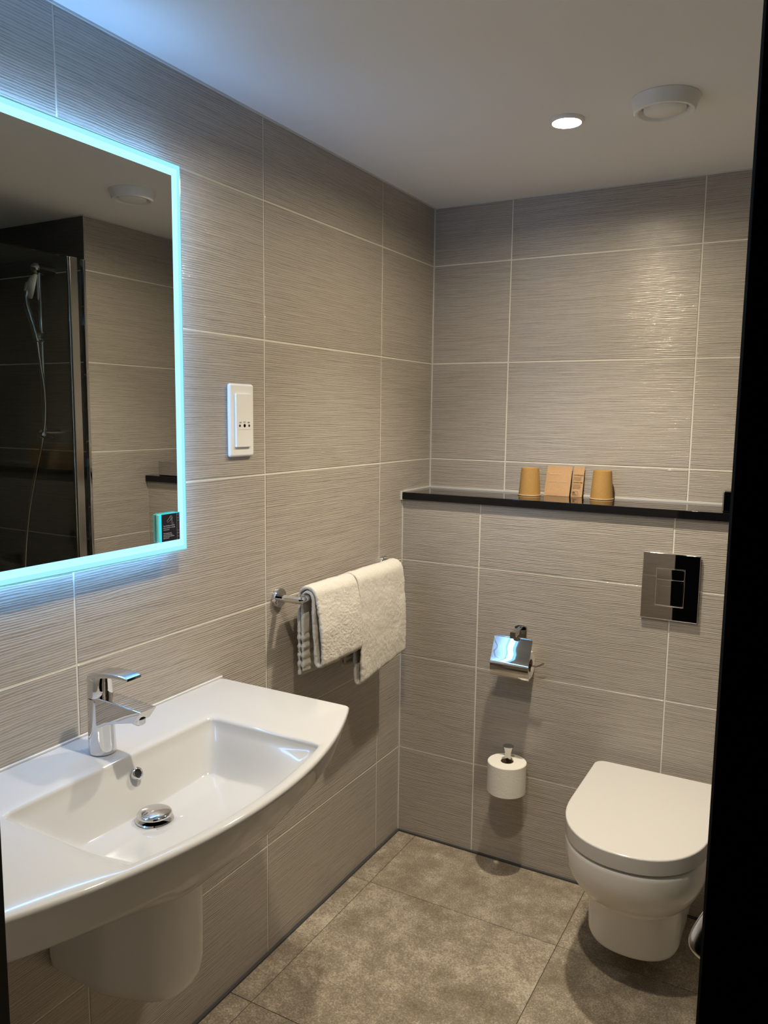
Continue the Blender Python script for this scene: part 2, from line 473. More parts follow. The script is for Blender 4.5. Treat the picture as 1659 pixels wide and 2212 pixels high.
# handle: rose, short neck, lever with rounded end just past the leaf's edge
bm = bmesh.new()
hz = 1.137
lathe(bm, [(0.0005, 0.0122), (0.024, 0.0122), (0.0255, 0.014), (0.0255, 0.019), (0.023, 0.021), (0.0005, 0.021)], 32, 'Y', (0.014, 0, hz + 0.02))
tube(bm, smoothpath([(0.014, 0.018, hz + 0.02), (0.012, 0.045, hz + 0.02), (-0.002, 0.060, hz + 0.019), (-0.0135, 0.067, hz + 0.010), (-0.0205, 0.070, hz - 0.010), (-0.0235, 0.071, hz - 0.024)], 6), [0.0080] * 16 + [0.0083, 0.0087, 0.009, 0.0094, 0.0098, 0.0103, 0.0108, 0.0112, 0.0115, 0.0117, 0.0117, 0.0115, 0.0106, 0.0085, 0.004], 20)
mk('door_handle', bm, M['satin'], dl, smooth=50)

# ------------------------------------------------------------------ stone shelf on the boxing
bm = box(0.005, W_R - 0.001, -0.2215, -0.0045, 1.1835, 1.2075, 0.0018, 2)
tag(mk('shelf', bm, M['stone'], smooth=40), 'long polished black stone shelf capping the tiled boxing', 'shelf')

# ------------------------------------------------------------------ lit mirror
MX = 0.04; MY0, MY1, MZ0, MZ1 = -2.0, -1.2885, 1.1718, 1.9618
bw = 0.0235
mir = thing('wall_mirror', 'large rectangular wall mirror with a glowing cyan frosted border', 'mirror', (0, (MY0 + MY1) / 2, (MZ0 + MZ1) / 2))
cy, cz = mir.location.y, mir.location.z; hy, hz_ = (MY1 - MY0) / 2, (MZ1 - MZ0) / 2
mk('backing_box', box(0.0005, 0.034, -hy + 0.012, hy - 0.012, -hz_ + 0.012, hz_ - 0.012), M['satin'], mir)
mk('mirror_glass', box(0.0345, MX, -hy + bw, hy - bw, -hz_ + bw, hz_ - bw), M['mirror'], mir)
# frosted border: mitred frame of four lit bars
def mitre(side, d0, d1):
    bm = bmesh.new()
    o_, i_ = (hy - d0, hz_ - d0), (hy - d1, hz_ - d1)
    q = {'top': [(-o_[0], o_[1]), (o_[0], o_[1]), (i_[0], i_[1]), (-i_[0], i_[1])],
         'bottom': [(-o_[0], -o_[1]), (o_[0], -o_[1]), (i_[0], -i_[1]), (-i_[0], -i_[1])],
         'right': [(o_[0], -o_[1]), (o_[0], o_[1]), (i_[0], i_[1]), (i_[0], -i_[1])],
         'left': [(-o_[0], -o_[1]), (-o_[0], o_[1]), (-i_[0], i_[1]), (-i_[0], -i_[1])]}[side]
    loft(bm, [[(x, a, b) for a, b in q] for x in (0.0345, MX)])
    return bm
for s in ('top', 'bottom', 'right', 'left'):
    mk('frosted_border', mitre(s, 0.009, bw), M['frost'], mir)
    mk('frosted_rim', mitre(s, 0.0, 0.009), M['frost_rim'], mir)
# clear bevelled glass edge around the lit border
bm = bmesh.new()
for a0, a1, b0, b1 in ((-hy - 0.0022, hy + 0.0022, hz_, hz_ + 0.0022), (-hy - 0.0022, hy + 0.0022, -hz_ - 0.0022, -hz_), (hy, hy + 0.0022, -hz_, hz_), (-hy - 0.0022, -hy, -hz_, hz_)):
    bbox(bm, 0.0345, MX - 0.0004, a0, a1, b0, b1)
mk('glass_edge', bm, M['acrylic'], mir)
# led strips on the four sides of the backing box, lighting the wall behind
ee = 0.0118
for a0, a1, b0, b1 in ((-hy + ee, hy - ee, hz_ - ee, hz_ - ee + 0.004), (-hy + ee, hy - ee, -hz_ + ee - 0.004, -hz_ + ee), (hy - ee, hy - ee + 0.004, -hz_ + ee, hz_ - ee), (-hy + ee - 0.004, -hy + ee, -hz_ + ee, hz_ - ee)):
    mk('led_strip', box(0.008, 0.030, a0, a1, b0, b1), M['led'], mir)

# small hairdryer notice standing in the mirror's lower right corner
sg = thing('mirror_sign', 'small navy notice with a hairdryer drawing in the corner of the lit mirror', 'sign', (MX, -1.345, 1.2255))
mk('acrylic_block', box(0.0003, 0.008, -0.0322, 0.0275, -0.0285, 0.0295, 0.002, 2), M['acrylic'], sg)
mk('painted_glow_edge', box(0.0081, 0.0086, -0.0295, -0.0240, -0.0285, 0.0293), M['acrylic_glow'], sg)
mk('painted_glow_edge', box(0.0081, 0.0086, -0.0240, 0.0285, 0.0286, 0.0302), M['acrylic_glow'], sg)
mk('sign_face', box(0.0081, 0.0086, -0.0235, 0.0285, -0.0285, 0.0285), M['navy'], sg)
X8 = 0.0088
def strokes(pts, r=0.00022):
    bm = bmesh.new(); tube(bm, [(X8, a, b) for a, b in pts], r, 6); return bm
circ = lambda cy_, cz_, r: [(cy_ + r * math.cos(2 * PI * k / 16), cz_ + r * math.sin(2 * PI * k / 16)) for k in range(17)]
bm = strokes([(-0.0085, 0.0140), (0.0015, 0.0235), (0.0042, 0.0245), (0.0068, 0.0225), (0.0070, 0.0190), (0.0052, 0.0168), (0.0020, 0.0160), (-0.0058, 0.0110), (-0.0085, 0.0140)])
for pts in (circ(0.0035, 0.0198, 0.0022), [(0.0052, 0.0168), (0.0098, 0.0080), (0.0062, 0.0150)], [(0.0020, 0.0160), (0.0072, 0.0085), (0.0098, 0.0080)], [(0.0098, 0.0080), (0.0075, 0.0050), (0.0040, 0.0090), (0.0005, 0.0088)]):
    tube(bm, [(X8, a, b) for a, b in pts], 0.00022, 6)
mk('hairdryer_drawing', bm, M['white_ink'], sg)
bm = bmesh.new()
for py in (0.0202, 0.0262): tube(bm, [(X8, py, -0.0280), (X8, py, 0.0280)], 0.00022, 6)
for pz in (0.0255, 0.0180, 0.0125, -0.0085, -0.0140, -0.0210): tube(bm, [(X8, 0.0202, pz), (X8, 0.0262, pz)], 0.00022, 6)
mk('rope_border', bm, M['white_ink'], sg)
TY, TZ = (0, 1, 0), (0, 0, 1)
place_text('notice_text', 'Your hairdryer is located\nin the wardrobe or beside\nin the drawer', 0.0032, M['white_ink'], sg, (X8, -0.0195, 0.0030), TY, TZ, spacing=1.25)
place_text('notice_text', 'Vous trouverez le\nseche-cheveux dans\nl\'armoire de la chambre,\ndans le tiroir', 0.0032, M['white_ink'], sg, (X8, -0.0195, -0.0125), TY, TZ, spacing=1.05)

# ------------------------------------------------------------------ shaver socket on the left wall
ss = thing('shaver_socket', 'white wall shaver socket with raised cover beside the mirror', 'socket', (0, -1.0605, 1.4465))
mk('faceplate', box(0.0003, 0.011, -0.0450, 0.0450, -0.0865, 0.0865, 0.006, 4), M['plastic'], ss, smooth=40)
mk('cover_panel', box(0.0113, 0.0165, -0.0280, 0.0270, -0.0630, 0.0630, 0.0012, 2), M['plastic'], ss, smooth=40)
mk('socket_insert', box(0.0166, 0.0171, -0.0220, 0.0250, -0.0215, 0.0015, 0.0002), M['plastic'], ss)
for py in (-0.0165, 0.0010, 0.0180):
    bm = bmesh.new(); lathe(bm, [(0.0031 if py else 0.0036, 0.01715), (0.0031, 0.01735)], 20, 'X', (0, py, -0.0125))
    if abs(py - 0.001) < 1e-6: lathe(bm, [(0.0042, 0.01715), (0.0042, 0.01735)], 20, 'X', (0, py, -0.0122))
    mk('pin_hole', bm, M['hole'], ss)
place_text('voltage_text', '115V', 0.0042, M['ink'], ss, (0.01725, -0.0195, -0.0065), TY, TZ)
place_text('voltage_text', '230V', 0.0042, M['ink'], ss, (0.01725, 0.0115, -0.0065), TY, TZ)
bm = bmesh.new()
for z in (-0.0035, -0.0055): bbox(bm, 0.01715, 0.0173, -0.0040, 0.0050, z, z + 0.0008)
mk('shaver_symbol', bm, M['ink'], ss)

# ------------------------------------------------------------------ basin
BCY = -1.570; BZ = 0.832
def star(poly, c, n=288):
    """resample a closed 2-D polygon at equal angles about c (star shaped)"""
    out = []
    m = len(poly)
    for k in range(n):
        a = 2 * PI * k / n; d = Vector((math.cos(a), math.sin(a))); best = None
        for i in range(m):
            p = Vector(poly[i]) - c; q = Vector(poly[(i + 1) % m]) - c; e = q - p
            den = d.x * e.y - d.y * e.x
            if abs(den) < 1e-12: continue
            t = (p.x * e.y - p.y * e.x) / den; s = (p.x * d.y - p.y * d.x) / den
            if t > 0 and -1e-6 <= s <= 1 + 1e-6 and (best is None or t > best): best = t
        out.append(c + d * best)
    return out
def bow(dy, depth, k): return depth - k * dy * dy
hw = 0.434
outer_poly = [(0.0008, BCY + hw), (0.0008, BCY - hw)]
ob = []
for i in range(-40, 41):
    dy = i / 40 * hw; ob.append((bow(dy, 0.472, 0.58), BCY + dy))
outer_poly = roundpoly([(0.0008, BCY + hw), (0.0008, BCY - hw)] + [ob[0]] + ob[1:-1] + [ob[-1]], [0.004, 0.004, 0.075] + [0] * 79 + [0.075], 10)
BC = Vector((0.26, BCY))
O = star(outer_poly, BC)
# bowl opening: y0 left, y1 right
ry0, ry1 = -1.818, -1.336
rp = [(0.146, ry1), (0.138, ry0)]
for i in range(0, 31):
    y = ry0 + (ry1 - ry0) * i / 30; rp.append((bow(y - BCY, 0.472, 0.58) - 0.020, y))
Rm = star(roundpoly(rp, [0.014, 0.014, 0.03] + [0] * 29 + [0.03], 6), BC)
fpoly = [(0.188, -1.392), (0.188, -1.715), (0.345, -1.715), (0.375, -1.64), (0.378, -1.50), (0.350, -1.410)]
Fl = star(roundpoly(fpoly, [0.022, 0.022, 0.05, 0.08, 0.08, 0.05], 6), BC)
upoly = [(0.010, -1.335), (0.010, -1.805), (0.30, -1.80), (0.395, -1.70), (0.395, -1.46), (0.30, -1.36)]
Un = star(roundpoly(upoly, [0.01, 0.01, 0.06, 0.1, 0.1, 0.06], 6), BC)
DR = Vector((0.222, -1.576))
def inset(poly, d):
    out = []
    for p in poly:
        v = (p - BC); out.append(BC + v * max(0, (v.length - d) / v.length))
    for i, p in enumerate(out):
        if p.x < 0.0008 + 1e-6 or poly[i].x < 0.004: out[i] = Vector((max(0.0008, p.x if poly[i].x > 0.004 else 0.0008), p.y))
    return out
def mixp(A, B, t): return [a.lerp(b, t) for a, b in zip(A, B)]
def ring(P, z): return [(p.x, p.y, z) for p in P]
def floor_z(p):
    d = (p - DR).length
    return 0.7345 + 0.10 * max(0, d - 0.035) * 0.35 + 0.10 * max(0.0, p.x - 0.24) * 1.2
rings = [ring(mixp(Un, [BC] * len(Un), 0.6), 0.700), ring(mixp(Un, [BC] * len(Un), 0.06), 0.700), ring(Un, 0.7025)]
for t, z in ((0.25, 0.712), (0.5, 0.724), (0.75, 0.738), (0.93, 0.750)): rings.append(ring(mixp(Un, inset(O, 0.036), t), z))
rings += [ring(inset(O, 0.0335), 0.7575), ring(inset(O, 0.0300), 0.7640), ring(inset(O, 0.0215), 0.7780), ring(inset(O, 0.0115), 0.7970), ring(inset(O, 0.0045), 0.8130), ring(inset(O, 0.0012), 0.8210), ring(O, 0.8255)]
for k in range(1, 7):
    a = k / 6 * PI / 2; rings.append(ring(inset(O, 0.0065 * (1 - math.cos(a))), 0.8258 + 0.0065 * math.sin(a)))
ROo = mixp(Rm, O, 0.14)
rings.append(ring(mixp(inset(O, 0.0065), ROo, 0.5), 0.8323)); rings.append(ring(ROo, 0.8315))
for k in range(1, 6):
    a = k / 5 * PI / 2
    rings.append(ring(mixp(mixp(Rm, O, 0.05), mixp(Rm, Fl, 0.05), math.sin(a) * 0.9), 0.8310 - 0.010 * (1 - math.cos(a))))
for t in (0.2, 0.35, 0.5, 0.65, 0.8, 0.9, 0.96, 1.0):
    P = mixp(Rm, Fl, t)
    zz = []
    for p, f in zip(P, Fl):
        fz = floor_z(f); s = t * t * (3 - 2 * t) * 0.35 + t * 0.65
        zz.append(0.820 + (fz - 0.820) * s)
    rings.append([(p.x, p.y, z) for p, z in zip(P, zz)])
for t in (0.05, 0.2, 0.45, 0.7):
    P = mixp(Fl, [DR] * len(Fl), t); rings.append([(p.x, p.y, floor_z(p)) for p in P])
rings.append([(DR.x + 0.020 * math.cos(2 * PI * k / 288), DR.y + 0.020 * math.sin(2 * PI * k / 288), 0.7340) for k in range(288)])
rings.append([(DR.x + 0.019 * math.cos(2 * PI * k / 288), DR.y + 0.019 * math.sin(2 * PI * k / 288), 0.7300) for k in range(288)])
bs = thing('washbasin', 'wide white bow-fronted washbasin hung on the tiled wall', 'basin', (0.0, BCY, BZ))
bm = loft(bmesh.new(), [[(x, y - BCY, z - BZ) for x, y, z in r] for r in rings])
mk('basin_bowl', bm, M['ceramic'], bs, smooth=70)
# raised back edge of the deck and sealant
mk('back_sealant', box(0.0008, 0.0055, -hw, hw, 0.0002, 0.005, 0.001), M['caulk'], bs)
# pop-up waste
bm = bmesh.new()
lathe(bm, [(0.0005, 0.000), (0.033, 0.000), (0.034, 0.002), (0.032, 0.004), (0.0005, 0.004)], 40, 'Z', (DR.x, DR.y - BCY, 0.7345 - BZ))
ww = mk('waste_ring', bm, M['chrome'], bs, smooth=40)
bm = bmesh.new()
lathe(bm, [(0.0005, -0.004), (0.029, -0.004), (0.0312, -0.0025), (0.0312, -0.0012), (0.0304, 0.0)] + [(0.0304 * math.cos(k / 8 * PI / 2), 0.0062 * math.sin(k / 8 * PI / 2)) for k in range(1, 8)] + [(0.0005, 0.0062)], 40, 'Z', (DR.x, DR.y - BCY, 0.7480 - BZ))
mk('waste_dome', bm, M['chrome'], bs, smooth=40)
# overflow ring on the bowl's back wall
nrm = Vector((0.90, 0, 0.43)).normalized()
ovc = Vector((0.1640, 0.010, 0.801 - BZ))
def ring_on(bm, prof, c, n_, seg=32):
    a = Vector((0, 1, 0)); b = n_.cross(a)
    loft(bm, [[c + n_ * h + (a * math.cos(2 * PI * k / seg) + b * math.sin(2 * PI * k / seg)) * r for k in range(seg)] for r, h in prof]); return bm
mk('overflow_ring', ring_on(bmesh.new(), [(0.0070, -0.004), (0.0115, -0.004), (0.0120, 0.0015), (0.0110, 0.0032), (0.0088, 0.0038), (0.0075, 0.0028), (0.0070, -0.002)], ovc, nrm), M['chrome'], bs, smooth=50)
mk('overflow_hole', ring_on(bmesh.new(), [(0.0078, -0.003), (0.0078, 0.0010)], ovc, nrm), M['hole'], bs)

# half pedestal under the basin
sp = []
def ped(hwid, dep, r, z, n=10):
    pts = [(0.001, hwid), (0.001, -hwid), (dep * 0.55, -hwid * 1.04), (dep, -hwid * 0.55), (dep, hwid * 0.55), (dep * 0.55, hwid * 1.04)]
    return [(p.x, p.y, z) for p in star(roundpoly(pts, [0.003, 0.003, 0.09, 0.06, 0.06, 0.09], 8), Vector((dep * 0.45, 0)), 96)]
rr = []
for z, s in ((-0.139, 1.0), (-0.25, 1.0), (-0.375, 0.995), (-0.405, 0.975), (-0.424, 0.93), (-0.434, 0.86), (-0.440, 0.75), (-0.442, 0.5)):
    rr.append(ped(0.090 * s, 0.285 * (0.3 + 0.7 * s), 0.05, z))
rr.append(ped(0.02, 0.10, 0.02, -0.4425))
bm = loft(bmesh.new(), rr)
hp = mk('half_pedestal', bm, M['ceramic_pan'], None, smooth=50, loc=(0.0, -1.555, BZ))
tag(hp, 'white ceramic half pedestal under the washbasin', 'pedestal')

# ------------------------------------------------------------------ basin tap
tp = thing('basin_tap', 'chrome single lever tap on the back of the white washbasin', 'tap', (0.0885, -1.572, BZ + 0.0008))
bm = bmesh.new()
def circ_ring(cx_, cy_, z, r, tilt=0.0, n=48): return [(cx_ + r * math.cos(2 * PI * k / n), cy_ + r * math.sin(2 * PI * k / n), z + tilt * r * math.cos(2 * PI * k / n)) for k in range(n)]
body = [circ_ring(0.000, 0, 0.000, 0.0245), circ_ring(0, 0, 0.002, 0.0252), circ_ring(0, 0, 0.006, 0.0250)]
for z, r in ((0.03, 0.0244), (0.06, 0.0238), (0.085, 0.0234)): body.append(circ_ring(-0.0008 * z / 0.03, 0, z, r))
body += [circ_ring(-0.0025, 0, 0.1035, 0.0232, 0.04), circ_ring(-0.0025, 0, 0.1055, 0.0222, 0.04)]
loft(bm, body)
mk('tap_body', bm, M['chrome'], tp, smooth=40)
# spout: flat wedge from the body
bm = bmesh.new()
def sp_ring(x, hwid, z0, z1, cr=0.006):
    return [(x, p.x, p.y) for p in roundpoly([(-hwid, z0), (hwid, z0), (hwid * 0.97, z1), (-hwid * 0.97, z1)], [cr, cr, cr * 0.5, cr * 0.5], 4)]
loft(bm, [sp_ring(-0.006, 0.0205, 0.050, 0.1060), sp_ring(0.012, 0.0215, 0.0530, 0.1100), sp_ring(0.03, 0.0215, 0.0620, 0.1100), sp_ring(0.06, 0.0210, 0.0705, 0.1085), sp_ring(0.09, 0.0203, 0.0775, 0.1060, 0.005), [(x + 0.010 * (z - 0.0900) / 0.013, y, z) for x, y, z in sp_ring(0.110, 0.0198, 0.0800, 0.1040, 0.004)]])
mk('spout', bm, M['chrome'], tp, smooth=40)
bm = bmesh.new(); lathe(bm, [(0.0005, 0.071), (0.0095, 0.071), (0.0115, 0.073), (0.0120, 0.082), (0.0005, 0.082)], 28, 'Z', (0.0965, 0, 0.0015)); mk('aerator', bm, M['chrome'], tp, smooth=40)
# lever: cartridge cap and curved flat grip
bm = bmesh.new()
loft(bm, [circ_ring(-0.0025, 0, 0.1072, 0.0218, 0.04), circ_ring(-0.0025, 0, 0.109, 0.0232, 0.04), circ_ring(-0.0025, 0, 0.122, 0.0228, 0.05), circ_ring(-0.002, 0, 0.1345, 0.0222, 0.12), circ_ring(0.0, 0, 0.144, 0.0205, 0.15), circ_ring(0.0, 0, 0.1465, 0.0185, 0.15)])
lv = mk('lever_cap', bm, M['chrome'], tp, smooth=40)
bm = bmesh.new()
def lv_ring(x, z, hwid, th): return [(x, p.x, p.y + z) for p in roundpoly([(-hwid, -th), (hwid, -th), (hwid * 0.95, th), (-hwid * 0.95, th)], [th * 0.7] * 4, 4)]
loft(bm, [lv_ring(-0.0245, 0.131, 0.0090, 0.0060), lv_ring(-0.0215, 0.1385, 0.0150, 0.0075), lv_ring(-0.012, 0.1450, 0.0195, 0.0070), lv_ring(0.006, 0.1515, 0.0205, 0.0060), lv_ring(0.030, 0.1560, 0.0205, 0.0050), lv_ring(0.055, 0.1580, 0.0198, 0.0042), lv_ring(0.075, 0.1575, 0.0185, 0.0034), lv_ring(0.087, 0.1560, 0.0170, 0.0024)])
mk('lever_grip', bm, M['chrome'], tp, smooth=40)

# ------------------------------------------------------------------ towel rail and towels
RX, RZ = 0.075, 0.984
tr = thing('towel_rail', 'chrome towel rail on round wall plates carrying two cream towels', 'rail', (0, -0.629, RZ))
for sy in (-0.282, 0.282):
    bm = bmesh.new(); lathe(bm, [(0.0005, 0.0003), (0.0255, 0.0003), (0.0260, 0.002), (0.0260, 0.010), (0.0245, 0.0118), (0.0005, 0.0120)], 40, 'X', (0, sy, 0))
    mk('wall_plate', bm, M['chrome'], tr, smooth=40)
bm = bmesh.new()
tube(bm, [(0.0121, -0.282, 0), (0.072, -0.282, 0), (0.0752, -0.2795, 0), (0.0752, 0.2795, 0), (0.072, 0.282, 0), (0.0121, 0.282, 0)], 0.0098, 20)
mk('rail_bar', bm, M['chrome'], tr, smooth=30)

def towel(name, y0, y1, zf_l, zf_r, zb_l, zb_r, out, label, seed, x_in=0.0, group='cream towels on the rail'):
    """folded towel draped over the bar; y0 = near end, y1 = far end"""
    th = 0.0085
    ny = max(10, int((y1 - y0) / 0.0033))
    r1, r2 = 0.0168 + x_in, 0.0285 + x_in
    def path(f):
        zf = zf_l + (zf_r - zf_l) * f; zb = zb_l + (zb_r - zb_l) * f
        P = []
        def line(a, b, n, wob=0.0):
            for k in range(n): t = k / n; P.append((a[0] + (b[0] - a[0]) * t + wob * math.sin(PI * t), a[1] + (b[1] - a[1]) * t))
        L = 60
        line((RX - r1 + 0.001, zb + 0.012), (RX - r1, RZ), L)
        for k in range(9): a = PI - PI * k / 9; P.append((RX + r1 * math.cos(a), RZ + r1 * math.sin(a)))
        xb = RX + r2 + out
        line((RX + r1, RZ), (xb - 0.019, zf + 0.022), L, -0.002)
        for k in range(10): a = PI + PI * k / 10; P.append((xb - 0.0085 + 0.0105 * math.cos(a), zf + 0.018 + 0.0135 * math.sin(a)))
        line((xb + 0.002, zf + 0.022), (RX + r2, RZ), L, 0.005)
        for k in range(13): a = PI * k / 13; P.append((RX + r2 * math.cos(a), RZ + r2 * math.sin(a)))
        line((RX - r2, RZ), (RX - r2 + 0.001, zb), L)
        P.append((RX - r2 + 0.001, zb))
        return P
    rows_ = []
    for j in range(ny + 1):
        f = j / ny; y = y0 + (y1 - y0) * f
        P = path(f); m = len(P); N = []
        for i in range(m):
            a = P[max(0, i - 1)]; b = P[min(m - 1, i + 1)]; dx, dz = b[0] - a[0], b[1] - a[1]; l = math.hypot(dx, dz) or 1; N.append((-dz / l, dx / l))
        # rounded at the two ends of the cloth
        e = min(f, 1 - f) * (y1 - y0); k = 1.0 if e > 0.004 else 0.45 + 0.55 * math.sin(e / 0.004 * PI / 2)
        ringp = []
        for s in (1, -1):
            idx = range(m) if s == 1 else range(m - 1, -1, -1)
            for i in idx:
                x, z = P[i]; nx, nz = N[i]
                q = Vector((x * 1.0, y, z)) + Vector((seed, seed * 2, 0))
                v = random.uniform(-0.0011, 0.0011) + noise.noise(q * 150) * 0.0007 + noise.noise(q * 24) * 0.0020
                if 0.762 < z < 0.885 and x < RX and i > m * 0.6 and s == -1:
                    pass
                rib = 0.0
                if x < RX - 0.005 and zb_l + 0.012 < z < zb_l + 0.115: rib = 0.0020 * math.sin((z - zb_l) * 2 * PI / 0.024)
                h = s * (th / 2 * k + v + rib)
                yy = y + noise.noise(Vector((x * 60, seed, z * 60))) * 0.0012 
                ringp.append((x + nx * h, yy, z + nz * h))
        rows_.append(ringp)
    bm = loft(bmesh.new(), rows_, False, False)
    bm.verts.ensure_lookup_table()
    m2 = len(rows_[0]); half = m2 // 2
    for base in (0, (len(rows_) - 1) * m2):
        for i in range(half - 1):
            vs = [bm.verts[base + i], bm.verts[base + i + 1], bm.verts[base + m2 - 2 - i], bm.verts[base + m2 - 1 - i]]
            bm.faces.new(vs)
    o = mk(name, bm, M['towel'], None, smooth=180)
    return tag(o, label, 'towel', group)
towel('towel', -0.882, -0.677, 0.800, 0.800, 0.772, 0.758, 0.016, 'smaller cream towel on the left half of the rail, ribbed end showing behind', 3.1)
towel('towel', -0.6715, -0.400, 0.690, 0.722, 0.735, 0.715, 0.010, 'larger cream towel on the right half of the rail by the corner, hanging lower', 8.7)

# ------------------------------------------------------------------ things on the shelf
SZ = 1.2075
def cup(x, y, label):
    t = thing('paper_cup', label, 'cup', (x, y, SZ), 'upturned paper cups on the shelf')
    bm = bmesh.new()
    lathe(bm, [(0.0345, 0.0030), (0.0352, 0.0030), (0.0285, 0.0880), (0.0280, 0.0900), (0.0272, 0.0900), (0.0262, 0.0872), (0.0005, 0.0872)], 48)
    mk('cup_wall', bm, M['cup'], t, smooth=30)
    bm = bmesh.new()
    lathe(bm, [(0.0346, 0.0005), (0.0368, 0.0005), (0.0375, 0.0018), (0.0368, 0.0034), (0.0346, 0.0034)], 48)
    mk('cup_rim', bm, M['cup_rim'], t, smooth=60)
    return t
cup(0.395, -0.066, 'brown kraft paper cup upturned left of the two packets')
cup(0.626, -0.048, 'brown kraft paper cup upturned right of the two packets')

def packet(x0, x1, ht, yb_, yt_, label, th=0.004, tilt=0.0):
    """paper packet leaning on the wall; front faces -Y"""
    t = thing('paper_packet', label, 'packet', ((x0 + x1) / 2, yb_, SZ + 0.0004), 'kraft packets on the shelf')
    hx = (x1 - x0) / 2
    ang = math.atan2(yt_ - yb_, ht); t.rotation_euler = (-ang, 0, tilt)
    bm = bmesh.new(); nx, nz = 14, 16
    def pt(i, k, s):
        u, v = i / nx, k / nz
        b = math.sin(PI * u) ** 0.6 * math.sin(PI * min(1, v * 1.15)) ** 0.6 if 0 < u < 1 and 0 < v < 0.87 else 0.0
        w_ = 0.0006 * noise.noise(Vector((u * 5 + x0 * 60, v * 6, 0)))
        return ((u - 0.5) * 2 * hx * (1.0 - 0.02 * v), -s * (0.0004 + b * th / 2) + w_, v * ht)
    G = {}
    for s in (1, -1):
        for i in range(nx + 1):
            for k in range(nz + 1): G[s, i, k] = bm.verts.new(pt(i, k, s))
    for i in range(nx):
        for k in range(nz):
            bm.faces.new((G[1, i, k], G[1, i + 1, k], G[1, i + 1, k + 1], G[1, i, k + 1]))
            bm.faces.new((G[-1, i, k], G[-1, i, k + 1], G[-1, i + 1, k + 1], G[-1, i + 1, k]))
    for i in range(nx):
        bm.faces.new((G[1, i, 0], G[-1, i, 0], G[-1, i + 1, 0], G[1, i + 1, 0])); bm.faces.new((G[1, i, nz], G[1, i + 1, nz], G[-1, i + 1, nz], G[-1, i, nz]))
    for k in range(nz):
        bm.faces.new((G[1, 0, k], G[1, 0, k + 1], G[-1, 0, k + 1], G[-1, 0, k])); bm.faces.new((G[1, nx, k], G[-1, nx, k], G[-1, nx, k + 1], G[1, nx, k + 1]))
    mk('paper_sleeve', bm, M['kraft'], t, smooth=50)
    return t
def ptext(t, body, size, m, x, z, name='print', **kw): place_text(name, body, size, m, t, (x, -0.0031, z), (1, 0, 0), (0, 0, 1), **kw)
p1 = packet(0.436, 0.520, 0.101, -0.042, -0.008, 'wide kraft packet with pale print leaning beside the left cup', 0.004)
ptext(p1, 'SHOWER CAP', 0.0058, M['pale_ink'], -0.030, 0.0700)
ptext(p1, 'BONNET DE DOUCHE', 0.0058, M['pale_ink'], -0.030, 0.0455)
p2 = packet(0.5245, 0.5600, 0.101, -0.036, -0.008, 'narrow kraft packet with dark print between wide packet and right cup', 0.003)
ptext(p2, 'COTTON BUDS', 0.0046, M['ink'], -0.0155, 0.0700, bold=True)
ptext(p2, 'COTONS-TIGES', 0.0044, M['ink'], -0.0155, 0.0460, bold=True)
ptext(p2, '0%', 0.0062, M['ink'], -0.0130, 0.0120, bold=True)
ptext(p2, 'PLASTIC', 0.0036, M['ink'], -0.0130, 0.0072, bold=True)
bm = bmesh.new()
for a, b, c, d in ((-0.0150, 0.0040, 0.0180, 0.0184), (-0.0150, 0.0040, 0.0050, 0.0054), (-0.0150, -0.0146, 0.0050, 0.0184), (0.0036, 0.0040, 0.0050, 0.0184)): bbox(bm, a, b, -0.0032, -0.0029, c, d)
for z0, n in ((0.0640, 4), (0.0400, 5)):
    for k in range(n): bbox(bm, -0.0150, 0.0120 - 0.003 * (k % 2), -0.0032, -0.0029, z0 - k * 0.0032, z0 - k * 0.0032 + 0.0005)
mk('small_print', bm, M['ink'], p2)

tb = thing('tissue_box', 'shiny chrome tissue box at the right end of the black shelf', 'box', (1.098, -0.150, SZ + 0.0003))
mk('box_shell', box(-0.103, 0.103, -0.056, 0.056, 0, 0.0600, 0.004, 3), M['dark_chrome'], tb, smooth=40)
bm = bmesh.new(); loft(bm, [[(0.055 * math.cos(2 * PI * k / 40), 0.018 * math.sin(2 * PI * k / 40), z) for k in range(40)] for z in (0.0601, 0.0604)]); mk('tissue_slot', bm, M['hole'], tb)

